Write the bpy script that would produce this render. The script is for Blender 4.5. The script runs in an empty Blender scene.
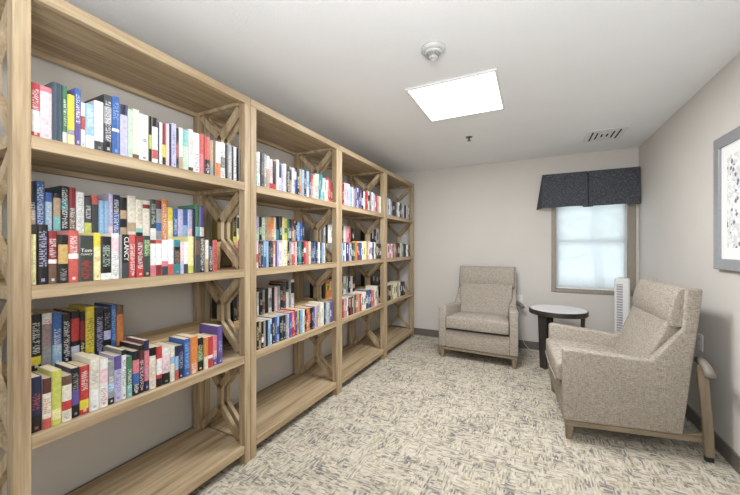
import bpy, bmesh, math, random
from mathutils import Vector, Matrix
R = math.radians
SC = bpy.context.scene
COL = SC.collection

# ------------------------------------------------------------------ camera, world, light, exposure
F_PX, YAW, V0, EYE = 326.0, 0.4634, 246.7, 1.3
cam_d = bpy.data.cameras.new('camera'); cam = bpy.data.objects.new('camera', cam_d); COL.objects.link(cam)
cam_d.sensor_width = 36.0; cam_d.lens = F_PX/740*36.0
cam_d.shift_y = (V0-247.5)/740.0; cam_d.clip_start = 0.02
cam.location = (0, 0, EYE); cam.rotation_euler = (R(90), 0, YAW)
SC.camera = cam
SC.view_settings.view_transform = 'Standard'; SC.view_settings.look = 'None'
SC.view_settings.gamma = 1.0; SC.view_settings.use_curve_mapping = False
SC.view_settings.exposure = 0.17

W = bpy.data.worlds.new('daylight'); SC.world = W; W.use_nodes = True
bg = W.node_tree.nodes['Background']; bg.inputs[0].default_value = (0.86, 0.94, 1.0, 1); bg.inputs[1].default_value = 1.0

def area(name, loc, sx, sy, power, col=(1, 1, 1), rot=(0, 0, 0)):
    d = bpy.data.lights.new(name, 'AREA'); d.shape = 'RECTANGLE'; d.size = sx; d.size_y = sy
    d.energy = power; d.color = col
    o = bpy.data.objects.new(name, d); COL.objects.link(o); o.location = loc; o.rotation_euler = rot
    return o
WARM = (0.97, 0.985, 1.0)
area('ceiling_lamp_light', (-0.505, 2.50, 2.398), 0.56, 0.58, 42, WARM)      # the panel in the photo
area('rear_overhead_fill', (-0.30, -0.45, 2.40), 1.2, 0.9, 10, WARM)           # unseen fill added overhead behind the camera for brightness
area('ceiling_fill', (-0.05, -0.35, 1.55), 0.9, 0.9, 52, (0.93, 0.965, 1), (R(180-38), 0, 0))       # added fill aimed up and forward to brighten the ceiling
area('rear_fill', (-0.3, -1.75, 1.35), 1.8, 1.6, 5, (0.95, 0.975, 1), (R(90), 0, 0))      # added fill facing forward from the closed back wall
area('window_daylight', (0.62, 4.80, 1.35), 0.75, 0.95, 5, (0.86, 0.94, 1.0), (R(-90), 0, 0))

# ------------------------------------------------------------------ room numbers (metres)
XL, XR, YF, YB, CEIL = -2.035, 1.061, 4.62, -1.9, 2.417
XF = -1.535                                             # front plane of the bookcases

# ------------------------------------------------------------------ materials
MATS = {}
def newmat(name):
    m = bpy.data.materials.new(name); m.use_nodes = True
    nt = m.node_tree; b = nt.nodes['Principled BSDF']; MATS[name] = m
    return m, nt, b
def N(nt, typ, **kw):
    n = nt.nodes.new(typ)
    for k, v in kw.items():
        if k.startswith('i_'):
            k2 = k[2:]; k2 = int(k2) if k2.isdigit() else k2.replace('_', ' ')
            n.inputs[k2].default_value = v
        else: setattr(n, k, v)
    return n
def ramp(nt, stops, interp='LINEAR'):
    n = nt.nodes.new('ShaderNodeValToRGB'); cr = n.color_ramp; cr.interpolation = interp
    while len(cr.elements) > len(stops): cr.elements.remove(cr.elements[-1])
    while len(cr.elements) < len(stops): cr.elements.new(0.5)
    for e, (p, c) in zip(cr.elements, stops): e.position = p; e.color = (*c, 1)
    return n
def srgb(r, g, b):
    f = lambda c: (c/255/12.92) if c/255 <= 0.04045 else ((c/255+0.055)/1.055)**2.4
    return (f(r), f(g), f(b))
def mapping(nt, scale, coord='Object', rot=(0, 0, 0)):
    tc = N(nt, 'ShaderNodeTexCoord'); mp = N(nt, 'ShaderNodeMapping')
    mp.inputs['Scale'].default_value = scale; mp.inputs['Rotation'].default_value = rot
    nt.links.new(tc.outputs[coord], mp.inputs[0]); return mp.outputs[0]
def mix(nt, fac, a, b, mode='MIX'):
    n = nt.nodes.new('ShaderNodeMix'); n.data_type = 'RGBA'; n.blend_type = mode
    for s, v in ((0, fac), (6, a), (7, b)):
        if isinstance(v, (int, float)): n.inputs[s].default_value = v
        elif isinstance(v, tuple): n.inputs[s].default_value = (*v, 1) if len(v) == 3 else v
        else: nt.links.new(v, n.inputs[s])
    return n.outputs[2]
def math_(nt, op, a, b=None, c=None):
    n = nt.nodes.new('ShaderNodeMath'); n.operation = op
    for i, v in enumerate((a, b, c)):
        if v is None: continue
        if isinstance(v, (int, float)): n.inputs[i].default_value = v
        else: nt.links.new(v, n.inputs[i])
    return n.outputs[0]
def bump(nt, b, h, strength=0.3, dist=0.002):
    n = N(nt, 'ShaderNodeBump'); n.inputs['Strength'].default_value = strength; n.inputs['Distance'].default_value = dist
    nt.links.new(h, n.inputs['Height']); nt.links.new(n.outputs[0], b.inputs['Normal'])
def noise(nt, vec, scale, detail=3, rough=0.55):
    n = N(nt, 'ShaderNodeTexNoise'); n.inputs['Scale'].default_value = scale
    n.inputs['Detail'].default_value = detail; n.inputs['Roughness'].default_value = rough
    nt.links.new(vec, n.inputs['Vector']); return n.outputs['Fac']

def plain(name, col, rough=0.5, metal=0.0, emit=None, es=0.0):
    m, nt, b = newmat(name)
    v = mapping(nt, (1, 1, 1)); nz = noise(nt, v, 60, 2)
    c = ramp(nt, [(0.3, tuple(x*0.94 for x in col)), (0.7, tuple(min(1, x*1.05) for x in col))])
    nt.links.new(nz, c.inputs[0]); nt.links.new(c.outputs[0], b.inputs['Base Color'])
    b.inputs['Roughness'].default_value = rough; b.inputs['Metallic'].default_value = metal
    if emit: b.inputs['Emission Color'].default_value = (*emit, 1); b.inputs['Emission Strength'].default_value = es
    return m

def wall_mat(name, col, bs):
    m, nt, b = newmat(name)
    v = mapping(nt, (1, 1, 1)); n1 = noise(nt, v, 2.2, 2); n2 = noise(nt, v, 110, 3)
    c = ramp(nt, [(0.3, tuple(x*0.97 for x in col)), (0.7, col)])
    nt.links.new(n1, c.inputs[0]); nt.links.new(c.outputs[0], b.inputs['Base Color'])
    b.inputs['Roughness'].default_value = 0.75; bump(nt, b, n2, bs, 0.003)
    return m
wall_mat('wall_paint', srgb(209, 204, 197), 0.12)
wall_mat('ceiling_paint', srgb(238, 240, 242), 0.35)

def wood(name, axis, c0, c1, c2, rough=0.55, dens=1.0):
    m, nt, b = newmat(name)
    s = [26*dens]*3; s[axis] = 1.6*dens
    v = mapping(nt, tuple(s)); s2 = [95]*3; s2[axis] = 4.0
    v2 = mapping(nt, tuple(s2))
    n1 = noise(nt, v, 1.0, 4, 0.6); n2 = noise(nt, v2, 1.0, 3, 0.6)
    oi = N(nt, 'ShaderNodeObjectInfo')
    c = ramp(nt, [(0.28, c0), (0.5, c1), (0.72, c2)]); nt.links.new(n1, c.inputs[0])
    fine = ramp(nt, [(0.35, (0.80, 0.78, 0.75)), (0.6, (1, 1, 1))]); nt.links.new(n2, fine.inputs[0])
    x = mix(nt, 0.8, c.outputs[0], fine.outputs[0], 'MULTIPLY')
    nt.links.new(x, b.inputs['Base Color']); b.inputs['Roughness'].default_value = rough
    bump(nt, b, n2, 0.15, 0.001)
    return m
OAK = (srgb(142, 118, 87), srgb(177, 155, 123), srgb(199, 180, 150))
for ax, nm in enumerate('xyz'): wood('oak_'+nm, ax, *OAK)
RIS = (srgb(176, 146, 102), srgb(200, 172, 126), srgb(214, 188, 144))
wood('riser_wood', 1, *RIS)
for ax, nm in enumerate('xyz'): wood('grey_wood_'+nm, ax, srgb(118, 104, 86), srgb(140, 125, 104), srgb(154, 140, 118), 0.45)
for ax, nm in enumerate('xyz'): wood('dark_wood_'+nm, ax, srgb(44, 40, 38), srgb(58, 53, 50), srgb(74, 68, 64), 0.4)

def carpet():
    m, nt, b = newmat('carpet')
    tc = N(nt, 'ShaderNodeTexCoord'); vc = tc.outputs['Object']
    sp = N(nt, 'ShaderNodeSeparateXYZ'); wob = N(nt, 'ShaderNodeTexNoise'); wob.inputs['Scale'].default_value = 9; nt.links.new(vc, wob.inputs['Vector'])
    vm = N(nt, 'ShaderNodeVectorMath', operation='MULTIPLY_ADD'); vm.inputs[1].default_value = (0.0, 0.0, 0); nt.links.new(wob.outputs['Color'], vm.inputs[0]); nt.links.new(vc, vm.inputs[2])
    nt.links.new(vm.outputs[0], sp.inputs[0]); x, y = sp.outputs[0], sp.outputs[1]
    def cells(fx, fy, seed):
        """yarn dashes: white noise on a grid, rows shifted against each other"""
        cx = math_(nt, 'FLOOR', math_(nt, 'MULTIPLY', x, fx)); cy = math_(nt, 'FLOOR', math_(nt, 'MULTIPLY', y, fy))
        if fx > fy:
            w0 = N(nt, 'ShaderNodeTexWhiteNoise', noise_dimensions='1D'); nt.links.new(cx, w0.inputs['W'])
            cy = math_(nt, 'FLOOR', math_(nt, 'ADD', math_(nt, 'MULTIPLY', y, fy), w0.outputs['Value']))
        else:
            w0 = N(nt, 'ShaderNodeTexWhiteNoise', noise_dimensions='1D'); nt.links.new(cy, w0.inputs['W'])
            cx = math_(nt, 'FLOOR', math_(nt, 'ADD', math_(nt, 'MULTIPLY', x, fx), w0.outputs['Value']))
        c = N(nt, 'ShaderNodeCombineXYZ'); nt.links.new(cx, c.inputs[0]); nt.links.new(cy, c.inputs[1]); c.inputs[2].default_value = seed
        w = N(nt, 'ShaderNodeTexWhiteNoise'); nt.links.new(c.outputs[0], w.inputs['Vector']); return w.outputs['Value']
    ha, hb = cells(34, 128, 1.0), cells(128, 34, 2.0)
    bk, bk2 = cells(17, 17.01, 5.0), cells(8, 36, 6.0)
    bk3 = cells(36, 8, 7.0)
    sel = math_(nt, 'MULTIPLY_ADD', math_(nt, 'GREATER_THAN', bk, 0.5), 0.8, 0.1)
    d = N(nt, 'ShaderNodeMix'); nt.links.new(sel, d.inputs[0]); nt.links.new(ha, d.inputs[2]); nt.links.new(hb, d.inputs[3]); d = d.outputs[0]
    big = noise(nt, vc, 3.0, 3)
    v = math_(nt, 'ADD', d, math_(nt, 'MULTIPLY_ADD', math_(nt, 'ADD', bk2, bk3), 0.24, -0.22))
    v = math_(nt, 'ADD', v, math_(nt, 'MULTIPLY_ADD', big, 0.4, -0.20))
    cr = ramp(nt, [(0.0, srgb(116, 115, 118)), (0.14, srgb(138, 135, 132)), (0.26, srgb(164, 154, 131)), (0.42, srgb(178, 169, 151)), (0.66, srgb(190, 181, 165)), (1.0, srgb(205, 197, 183))])
    nt.links.new(v, cr.inputs[0])
    nt.links.new(cr.outputs[0], b.inputs['Base Color']); b.inputs['Roughness'].default_value = 0.95
    b.inputs['Specular IOR Level'].default_value = 0.1
    pile = noise(nt, vc, 420, 2)
    bump(nt, b, pile, 0.4, 0.003)
carpet()

def fabric(name, c0, c1, c2, s=(260, 60, 900)):
    m, nt, b = newmat(name)
    v = mapping(nt, (45, 45, 240)); n1 = noise(nt, v, 1.0, 3, 0.7)
    v2 = mapping(nt, (200, 200, 45)); n2 = noise(nt, v2, 1.0, 2, 0.6)
    f = math_(nt, 'ADD', math_(nt, 'MULTIPLY', n1, 0.65), math_(nt, 'MULTIPLY', n2, 0.35))
    c = ramp(nt, [(0.36, c0), (0.5, c1), (0.64, c2)]); nt.links.new(f, c.inputs[0])
    nt.links.new(c.outputs[0], b.inputs['Base Color']); b.inputs['Roughness'].default_value = 0.9
    b.inputs['Specular IOR Level'].default_value = 0.15
    bump(nt, b, f, 0.35, 0.002)
fabric('chair_fabric', srgb(130, 121, 110), srgb(162, 153, 141), srgb(186, 178, 167))
fabric('valance_fabric', srgb(46, 48, 53), srgb(76, 78, 84), srgb(112, 115, 121))
plain('trim_paint', srgb(104, 98, 92), 0.5)
plain('frame_paint', srgb(150, 140, 127), 0.5)
plain('white_plastic', srgb(232, 232, 230), 0.4)
plain('grey_plastic', srgb(120, 118, 120), 0.5)
plain('grille_grey', srgb(168, 162, 168), 0.5)
plain('detector_white', srgb(196, 196, 194), 0.5)
plain('vent_grey', srgb(150, 149, 149), 0.6)
plain('grip_grey', srgb(122, 116, 108), 0.5)
plain('black_plastic', srgb(34, 33, 34), 0.5)
plain('white_metal', srgb(226, 226, 224), 0.45)
plain('white_laminate', srgb(230, 230, 232), 0.2)
plain('dark_void', srgb(36, 36, 36), 0.9)
plain('cord_white', srgb(225, 225, 220), 0.5)
plain('sprinkler_metal', srgb(120, 118, 112), 0.35, 0.7)
plain('picture_frame', srgb(146, 147, 150), 0.4, 0.1)
plain('page_paper', srgb(226, 212, 184), 0.9)
plain('leaf_green', srgb(96, 140, 84), 0.7)
plain('bark_brown', srgb(96, 80, 64), 0.9)
plain('light_diffuser', (1, 1, 1), 0.5, 0, (1, 0.99, 0.97), 3.0)
def shade_mat():
    m, nt, b = newmat('shade_fabric')
    nt.nodes.remove(b); out = nt.nodes['Material Output']
    tr = N(nt, 'ShaderNodeBsdfTranslucent'); df = N(nt, 'ShaderNodeBsdfDiffuse'); tp = N(nt, 'ShaderNodeBsdfTransparent')
    wv = noise(nt, mapping(nt, (1, 1, 1)), 700, 1); c = ramp(nt, [(0.3, (0.82, 0.85, 0.87)), (0.7, (0.92, 0.94, 0.95))]); nt.links.new(wv, c.inputs[0])
    for n in (tr, df): nt.links.new(c.outputs[0], n.inputs[0])
    m1 = N(nt, 'ShaderNodeMixShader'); m1.inputs[0].default_value = 0.35
    nt.links.new(tr.outputs[0], m1.inputs[1]); nt.links.new(df.outputs[0], m1.inputs[2])
    m2 = N(nt, 'ShaderNodeMixShader'); m2.inputs[0].default_value = 0.38
    nt.links.new(m1.outputs[0], m2.inputs[1]); nt.links.new(tp.outputs[0], m2.inputs[2])
    nt.links.new(m2.outputs[0], out.inputs[0])
shade_mat()
def glass_mat():
    m, nt, b = newmat('window_glass')
    nt.nodes.remove(b); out = nt.nodes['Material Output']
    tp = N(nt, 'ShaderNodeBsdfTransparent'); gl = N(nt, 'ShaderNodeBsdfGlossy'); gl.inputs['Roughness'].default_value = 0.02
    tp.inputs[0].default_value = (0.95, 0.98, 0.98, 1)
    fr = N(nt, 'ShaderNodeFresnel'); fr.inputs[0].default_value = 1.45
    mx = N(nt, 'ShaderNodeMixShader'); nt.links.new(fr.outputs[0], mx.inputs[0]); nt.links.new(tp.outputs[0], mx.inputs[1]); nt.links.new(gl.outputs[0], mx.inputs[2])
    nt.links.new(mx.outputs[0], out.inputs[0])
glass_mat()

def art_mat():
    m, nt, b = newmat('artwork_paper')
    v = mapping(nt, (1, 1, 1))
    sep = N(nt, 'ShaderNodeSeparateXYZ'); nt.links.new(v, sep.inputs[0])
    n1 = noise(nt, v, 34, 4, 0.7); n2 = noise(nt, v, 9, 3); vo = N(nt, 'ShaderNodeTexVoronoi'); vo.inputs['Scale'].default_value = 30; nt.links.new(v, vo.inputs['Vector'])
    iny = math_(nt, 'MULTIPLY', math_(nt, 'LESS_THAN', math_(nt, 'ABSOLUTE', sep.outputs[1]), 0.30), math_(nt, 'LESS_THAN', math_(nt, 'ABSOLUTE', sep.outputs[2]), 0.275))
    soft = math_(nt, 'MULTIPLY', math_(nt, 'GREATER_THAN', n1, 0.50), iny)
    dark = math_(nt, 'MULTIPLY', math_(nt, 'MULTIPLY', math_(nt, 'GREATER_THAN', n2, 0.50), math_(nt, 'LESS_THAN', vo.outputs['Distance'], 0.38)), iny)
    c = mix(nt, math_(nt, 'MULTIPLY', soft, 0.6), srgb(240, 240, 238), srgb(188, 192, 196))
    spv = N(nt, 'ShaderNodeSeparateColor'); nt.links.new(vo.outputs['Color'], spv.inputs[0])
    dc = mix(nt, math_(nt, 'GREATER_THAN', spv.outputs[0], 0.5), srgb(62, 84, 118), srgb(92, 90, 84))
    c = mix(nt, math_(nt, 'MULTIPLY', dark, 0.85), c, dc)
    nt.links.new(c, b.inputs['Base Color']); b.inputs['Roughness'].default_value = 0.6
art_mat()

def book_mats():
    """cover and spine of a book; every book carries its own colours as custom properties"""
    for name, text in (('book_spine', True), ('book_cover', False)):
        m, nt, b = newmat(name)
        A = lambda n: (lambda a: a)(N(nt, 'ShaderNodeAttribute', attribute_type='OBJECT', attribute_name=n))
        uv = N(nt, 'ShaderNodeUVMap'); uv.uv_map = 'UVMap'; sp = N(nt, 'ShaderNodeSeparateXYZ'); nt.links.new(uv.outputs[0], sp.inputs[0])
        u, v = sp.outputs[0], sp.outputs[1]
        col = A('ink_base').outputs['Color']
        rng = N(nt, 'ShaderNodeSeparateXYZ'); nt.links.new(A('band_one').outputs['Vector'], rng.inputs[0])
        rng2 = N(nt, 'ShaderNodeSeparateXYZ'); nt.links.new(A('band_two').outputs['Vector'], rng2.inputs[0])
        def inside(lo, hi): return math_(nt, 'MULTIPLY', math_(nt, 'GREATER_THAN', v, lo), math_(nt, 'LESS_THAN', v, hi))
        def reg(vec): return inside(vec.outputs[0], vec.outputs[1])
        if text:
            k1 = reg(rng); k2 = reg(rng2)
            col = mix(nt, k1, col, A('ink_one').outputs['Color']); col = mix(nt, k2, col, A('ink_two').outputs['Color'])
            tx = N(nt, 'ShaderNodeSeparateXYZ'); nt.links.new(A('text_span').outputs['Vector'], tx.inputs[0])
            # letter-like strokes running along the spine
            cmb = N(nt, 'ShaderNodeCombineXYZ')
            geo = N(nt, 'ShaderNodeObjectInfo')
            nt.links.new(math_(nt, 'FLOOR', math_(nt, 'MULTIPLY', u, 6.0)), cmb.inputs[0])
            nt.links.new(math_(nt, 'FLOOR', math_(nt, 'MULTIPLY', v, 74.0)), cmb.inputs[1])
            nt.links.new(math_(nt, 'ADD', tx.outputs[2], 0.0), cmb.inputs[2])
            wn = N(nt, 'ShaderNodeTexWhiteNoise'); nt.links.new(cmb.outputs[0], wn.inputs['Vector'])
            gap = math_(nt, 'GREATER_THAN', math_(nt, 'FRACT', math_(nt, 'MULTIPLY', v, 74.0/3)), 0.22)
            glyph = math_(nt, 'MULTIPLY', math_(nt, 'GREATER_THAN', wn.outputs['Value'], 0.40), gap)
            cen = math_(nt, 'LESS_THAN', math_(nt, 'ABSOLUTE', math_(nt, 'SUBTRACT', u, 0.5)), 0.34)
            tm = math_(nt, 'MULTIPLY', math_(nt, 'MULTIPLY', glyph, cen), inside(tx.outputs[0], tx.outputs[1]))
            # small second line near the foot
            sm = math_(nt, 'MULTIPLY', math_(nt, 'LESS_THAN', math_(nt, 'ABSOLUTE', math_(nt, 'SUBTRACT', u, 0.5)), 0.16), inside(0.05, 0.10))
            tm = math_(nt, 'MAXIMUM', tm, math_(nt, 'MULTIPLY', sm, math_(nt, 'GREATER_THAN', tx.outputs[1], 0.01)))
            tc = A('ink_text').outputs['Color']
            col = mix(nt, math_(nt, 'MULTIPLY', tm, 0.62), col, tc)
            # a small printed picture breaks up the flat colour
            pn = noise(nt, mapping(nt, (1, 1, 1)), 70, 3); pr_ = ramp(nt, [(0.38, (0.72, 0.72, 0.74)), (0.62, (1, 1, 1))]); nt.links.new(pn, pr_.inputs[0])
            col = mix(nt, 0.7, col, pr_.outputs[0], 'MULTIPLY')
        else:
            col = mix(nt, 0.25, col, A('ink_one').outputs['Color'])
        nt.links.new(col, b.inputs['Base Color']); b.inputs['Roughness'].default_value = 0.38
book_mats()

# ------------------------------------------------------------------ mesh helpers
def link(o, parent=None):
    COL.objects.link(o)
    if parent: o.parent = parent
    return o
def obj(name, bm, mats, parent=None, smooth=False, bevel=0.0, seg=2, subsurf=0, loc=None, rz=0):
    bmesh.ops.recalc_face_normals(bm, faces=bm.faces)
    me = bpy.data.meshes.new(name); bm.to_mesh(me); bm.free()
    for m in (mats if isinstance(mats, (list, tuple)) else [mats]): me.materials.append(MATS[m])
    if smooth:
        for p in me.polygons: p.use_smooth = True
    o = bpy.data.objects.new(name, me); link(o, parent)
    if loc: o.location = loc
    if rz: o.rotation_euler.z = rz
    if bevel:
        md = o.modifiers.new('bevel', 'BEVEL'); md.width = bevel; md.segments = seg; md.limit_method = 'ANGLE'; md.angle_limit = R(35)
        md.harden_normals = False
    if subsurf:
        md = o.modifiers.new('sub', 'SUBSURF'); md.levels = subsurf; md.render_levels = subsurf
    return o
def tag(o, label=None, cat=None, group=None, kind=None):
    for k, v in (('label', label), ('category', cat), ('group', group), ('kind', kind)):
        if v: o[k] = v
    return o
def thing(name, label, cat, loc=(0, 0, 0), rz=0, group=None):
    o = bpy.data.objects.new(name, None); o.empty_display_size = 0.1; link(o)
    o.location = loc; o.rotation_euler.z = rz
    return tag(o, label, cat, group)
def box(bm, x0, x1, y0, y1, z0, z1, mi=0):
    vs = [bm.verts.new(p) for p in ((x0,y0,z0),(x1,y0,z0),(x1,y1,z0),(x0,y1,z0),(x0,y0,z1),(x1,y0,z1),(x1,y1,z1),(x0,y1,z1))]
    for q in ((0,3,2,1),(4,5,6,7),(0,1,5,4),(1,2,6,5),(2,3,7,6),(3,0,4,7)):
        bm.faces.new([vs[i] for i in q]).material_index = mi
    return vs
def prism(bm, pts, d, mi=0):
    """extrude a closed 3-D outline by vector d"""
    a = [bm.verts.new(p) for p in pts]; b = [bm.verts.new(Vector(p)+Vector(d)) for p in pts]; n = len(pts)
    bm.faces.new(a).material_index = mi; bm.faces.new(b[::-1]).material_index = mi
    for i in range(n): bm.faces.new((a[i], a[(i+1) % n], b[(i+1) % n], b[i])).material_index = mi
def loft(bm, A, B, mi=0, cap=True):
    a = [bm.verts.new(p) for p in A]; b = [bm.verts.new(p) for p in B]; n = len(A)
    if cap: bm.faces.new(a).material_index = mi; bm.faces.new(b[::-1]).material_index = mi
    for i in range(n): bm.faces.new((a[i], a[(i+1) % n], b[(i+1) % n], b[i])).material_index = mi
def rev(bm, prof, seg=32, cx=0, cy=0, mi=0):
    """surface of revolution about z; prof = [(r, z)...]; closed with poles if r==0"""
    rings = []
    for r, z in prof:
        if r < 1e-6: rings.append([bm.verts.new((cx, cy, z))])
        else: rings.append([bm.verts.new((cx+r*math.cos(2*math.pi*i/seg), cy+r*math.sin(2*math.pi*i/seg), z)) for i in range(seg)])
    for A, B in zip(rings, rings[1:]):
        for i in range(seg):
            j = (i+1) % seg
            if len(A) == 1 and len(B) == 1: continue
            if len(A) == 1: f = (A[0], B[j], B[i])
            elif len(B) == 1: f = (A[i], A[j], B[0])
            else: f = (A[i], A[j], B[j], B[i])
            bm.faces.new(f).material_index = mi
def tube(bm, pts, r, seg=8, mi=0):
    pts = [Vector(p) for p in pts]; rings = []
    for i, p in enumerate(pts):
        d = (pts[min(i+1, len(pts)-1)]-pts[max(i-1, 0)]).normalized()
        up = Vector((0, 0, 1)) if abs(d.z) < 0.9 else Vector((1, 0, 0))
        a = d.cross(up).normalized(); b = d.cross(a).normalized()
        rings.append([bm.verts.new(p+r*(a*math.cos(t)+b*math.sin(t))) for t in [2*math.pi*k/seg for k in range(seg)]])
    for A, B in zip(rings, rings[1:]):
        for i in range(seg): bm.faces.new((A[i], A[(i+1) % seg], B[(i+1) % seg], B[i])).material_index = mi
    bm.faces.new(rings[0]); bm.faces.new(rings[-1][::-1])
def NB(): return bmesh.new()
def copy_tree(o, parent=None):
    c = o.copy(); COL.objects.link(c); c.parent = parent
    for ch in list(o.children): copy_tree(ch, c)
    return c

# ------------------------------------------------------------------ the room
def struct(name, bm, m, **kw): return tag(obj(name, bm, m, **kw), kind='structure')
bm = NB(); box(bm, XL-0.1, XR+0.1, YB-0.1, YF+0.1, -0.08, 0); struct('floor', bm, 'carpet')
bm = NB(); box(bm, XL-0.1, XR+0.1, YB-0.1, YF+0.1, CEIL, CEIL+0.08); struct('ceiling', bm, 'ceiling_paint')
bm = NB(); box(bm, XL-0.1, XL, YB, YF, 0, CEIL); struct('wall_left', bm, 'wall_paint')
bm = NB(); box(bm, XR, XR+0.1, YB, YF, 0, CEIL); struct('wall_right', bm, 'wall_paint')
bm = NB(); box(bm, XL-0.1, XR+0.1, YB-0.1, YB, 0, CEIL); struct('wall_back', bm, 'wall_paint')
WX0, WX1, WZ0, WZ1 = 0.205, 1.035, 0.742, 2.02          # window opening with its frame
bm = NB()
box(bm, XL-0.1, WX0, YF, YF+0.14, 0, CEIL); box(bm, WX1, XR+0.1, YF, YF+0.14, 0, CEIL)
box(bm, WX0, WX1, YF, YF+0.14, 0, WZ0); box(bm, WX0, WX1, YF, YF+0.14, WZ1, CEIL)
struct('wall_far', bm, 'wall_paint')
def baseboard(name, pts, axis):
    bm = NB(); (x0, x1, y0, y1) = pts; box(bm, x0, x1, y0, y1, 0.0, 0.100)
    return struct(name, bm, 'trim_paint', bevel=0.004, seg=1)
baseboard('baseboard_far', (XL+0.012, XR-0.012, YF-0.012, YF), 0)
baseboard('baseboard_left', (XL, XL+0.012, YB, YF), 1)
baseboard('baseboard_right', (XR-0.012, XR, YB, YF), 1)
# window: frame, two sashes, glass
bm = NB()
t = 0.048
box(bm, WX0, WX0+t, YF-0.012, YF+0.12, WZ0, WZ1); box(bm, WX1-t-0.02, WX1, YF-0.012, YF+0.12, WZ0, WZ1)
box(bm, WX0+t, WX1-t-0.02, YF-0.012, YF+0.12, WZ0, WZ0+t*0.85); box(bm, WX0+t, WX1-t-0.02, YF-0.012, YF+0.12, WZ1-t, WZ1)
wf = struct('window_1', bm, 'frame_paint', bevel=0.004, seg=1)
gx0, gx1, gz0, gz1 = WX0+t, WX1-t-0.02, WZ0+t*0.85, WZ1-t
def sash(z0, z1, y):
    bm = NB(); s = 0.035
    box(bm, gx0, gx0+s, y, y+0.03, z0, z1); box(bm, gx1-s, gx1, y, y+0.03, z0, z1)
    box(bm, gx0+s, gx1-s, y, y+0.03, z0, z0+s); box(bm, gx0+s, gx1-s, y, y+0.03, z1-s, z1)
    o = obj('sash', bm, 'white_metal', wf)
    bm = NB(); box(bm, gx0+s, gx1-s, y+0.012, y+0.017, z0+s, z1-s); obj('glass', bm, 'window_glass', o)
ZM = 1.365
sash(gz0, ZM+0.018, YF+0.065); sash(ZM-0.018, gz1, YF+0.095)

# roller shade pulled down inside the window
rs = thing('roller_shade', 'white translucent roller shade pulled down in the window under dark valance', 'window shade', (0, 0, 0))
bm = NB(); box(bm, gx0+0.004, gx1-0.025, YF+0.030, YF+0.0305, gz0+0.022, gz1-0.02); obj('shade_cloth', bm, 'shade_fabric', rs)
bm = NB(); box(bm, gx0+0.004, gx1-0.025, YF+0.026, YF+0.036, gz0+0.004, gz0+0.022); obj('hem_bar', bm, 'white_plastic', rs, bevel=0.003)
bm = NB(); tube(bm, [(gx1-0.012, YF+0.02, gz1-0.03), (gx1-0.012, YF+0.018, 1.3), (gx1-0.012, YF+0.016, 0.93)], 0.004, 8); obj('chain', bm, 'white_plastic', rs)
bm = NB(); rev(bm, [(0, 0.86), (0.012, 0.865), (0.014, 0.91), (0.008, 0.93), (0, 0.932)], 12, gx1-0.012, YF+0.016); obj('chain_weight', bm, 'grey_plastic', rs, smooth=True)

# valance: board-mounted fabric with a centre pleat and flared ends
va = thing('valance', 'charcoal heathered fabric valance with centre pleat above the window', 'valance')
x0, x1, zt, zb, yf = 0.095, 1.052, 2.180, 1.775, YF-0.10
bm = NB()
def panel(xa, xb, fa, fb):           # a cloth panel with soft ripples and a bottom that hangs out
    n = 14; top = []; bot = []
    for i in range(n+1):
        s = i/n; x = xa+(xb-xa)*s
        top.append((x, yf, zt)); bot.append((x-fa*(1-s)+fb*s, yf-0.018-0.004*math.sin(s*9), zb-0.003*math.sin(s*7)))
    for i in range(n):
        loft(bm, [top[i], top[i+1], bot[i+1], bot[i]], [(p[0], p[1]+0.008, p[2]) for p in (top[i], top[i+1], bot[i+1], bot[i])])
xm = 0.573
panel(x0+0.012, xm-0.006, 0.0, 0.0); panel(xm+0.006, x1, 0.0, 0.0)
loft(bm, [(xm-0.05, yf+0.022, zt), (xm+0.05, yf+0.022, zt), (xm+0.05, yf+0.010, zb-0.01), (xm-0.05, yf+0.010, zb-0.01)],
         [(xm-0.05, yf+0.028, zt), (xm+0.05, yf+0.028, zt), (xm+0.05, yf+0.016, zb-0.01), (xm-0.05, yf+0.016, zb-0.01)])
obj('front_cloth', bm, 'valance_fabric', va)
bm = NB()
loft(bm, [(x0+0.008, yf+0.012, zt), (x0+0.008, YF-0.001, zt), (x0-0.056, YF-0.001, zb-0.012), (x0+0.006, yf-0.006, zb-0.004)],
         [(x0+0.016, yf+0.012, zt), (x0+0.016, YF-0.001, zt), (x0-0.048, YF-0.001, zb-0.012), (x0+0.011, yf-0.006, zb-0.004)])
obj('side_return', bm, 'valance_fabric', va)
bm = NB()
loft(bm, [(x1, yf+0.010, zt), (x1, YF-0.001, zt), (x1, YF-0.001, zb), (x1, yf-0.008, zb)], [(x1-0.008, yf+0.010, zt), (x1-0.008, YF-0.001, zt), (x1-0.008, YF-0.001, zb), (x1-0.008, yf-0.008, zb)])
obj('side_return', bm, 'valance_fabric', va)
bm = NB(); box(bm, x0+0.018, x1-0.009, yf+0.030, YF-0.001, zt-0.02, zt-0.003); obj('mounting_board', bm, 'white_metal', va)

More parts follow.
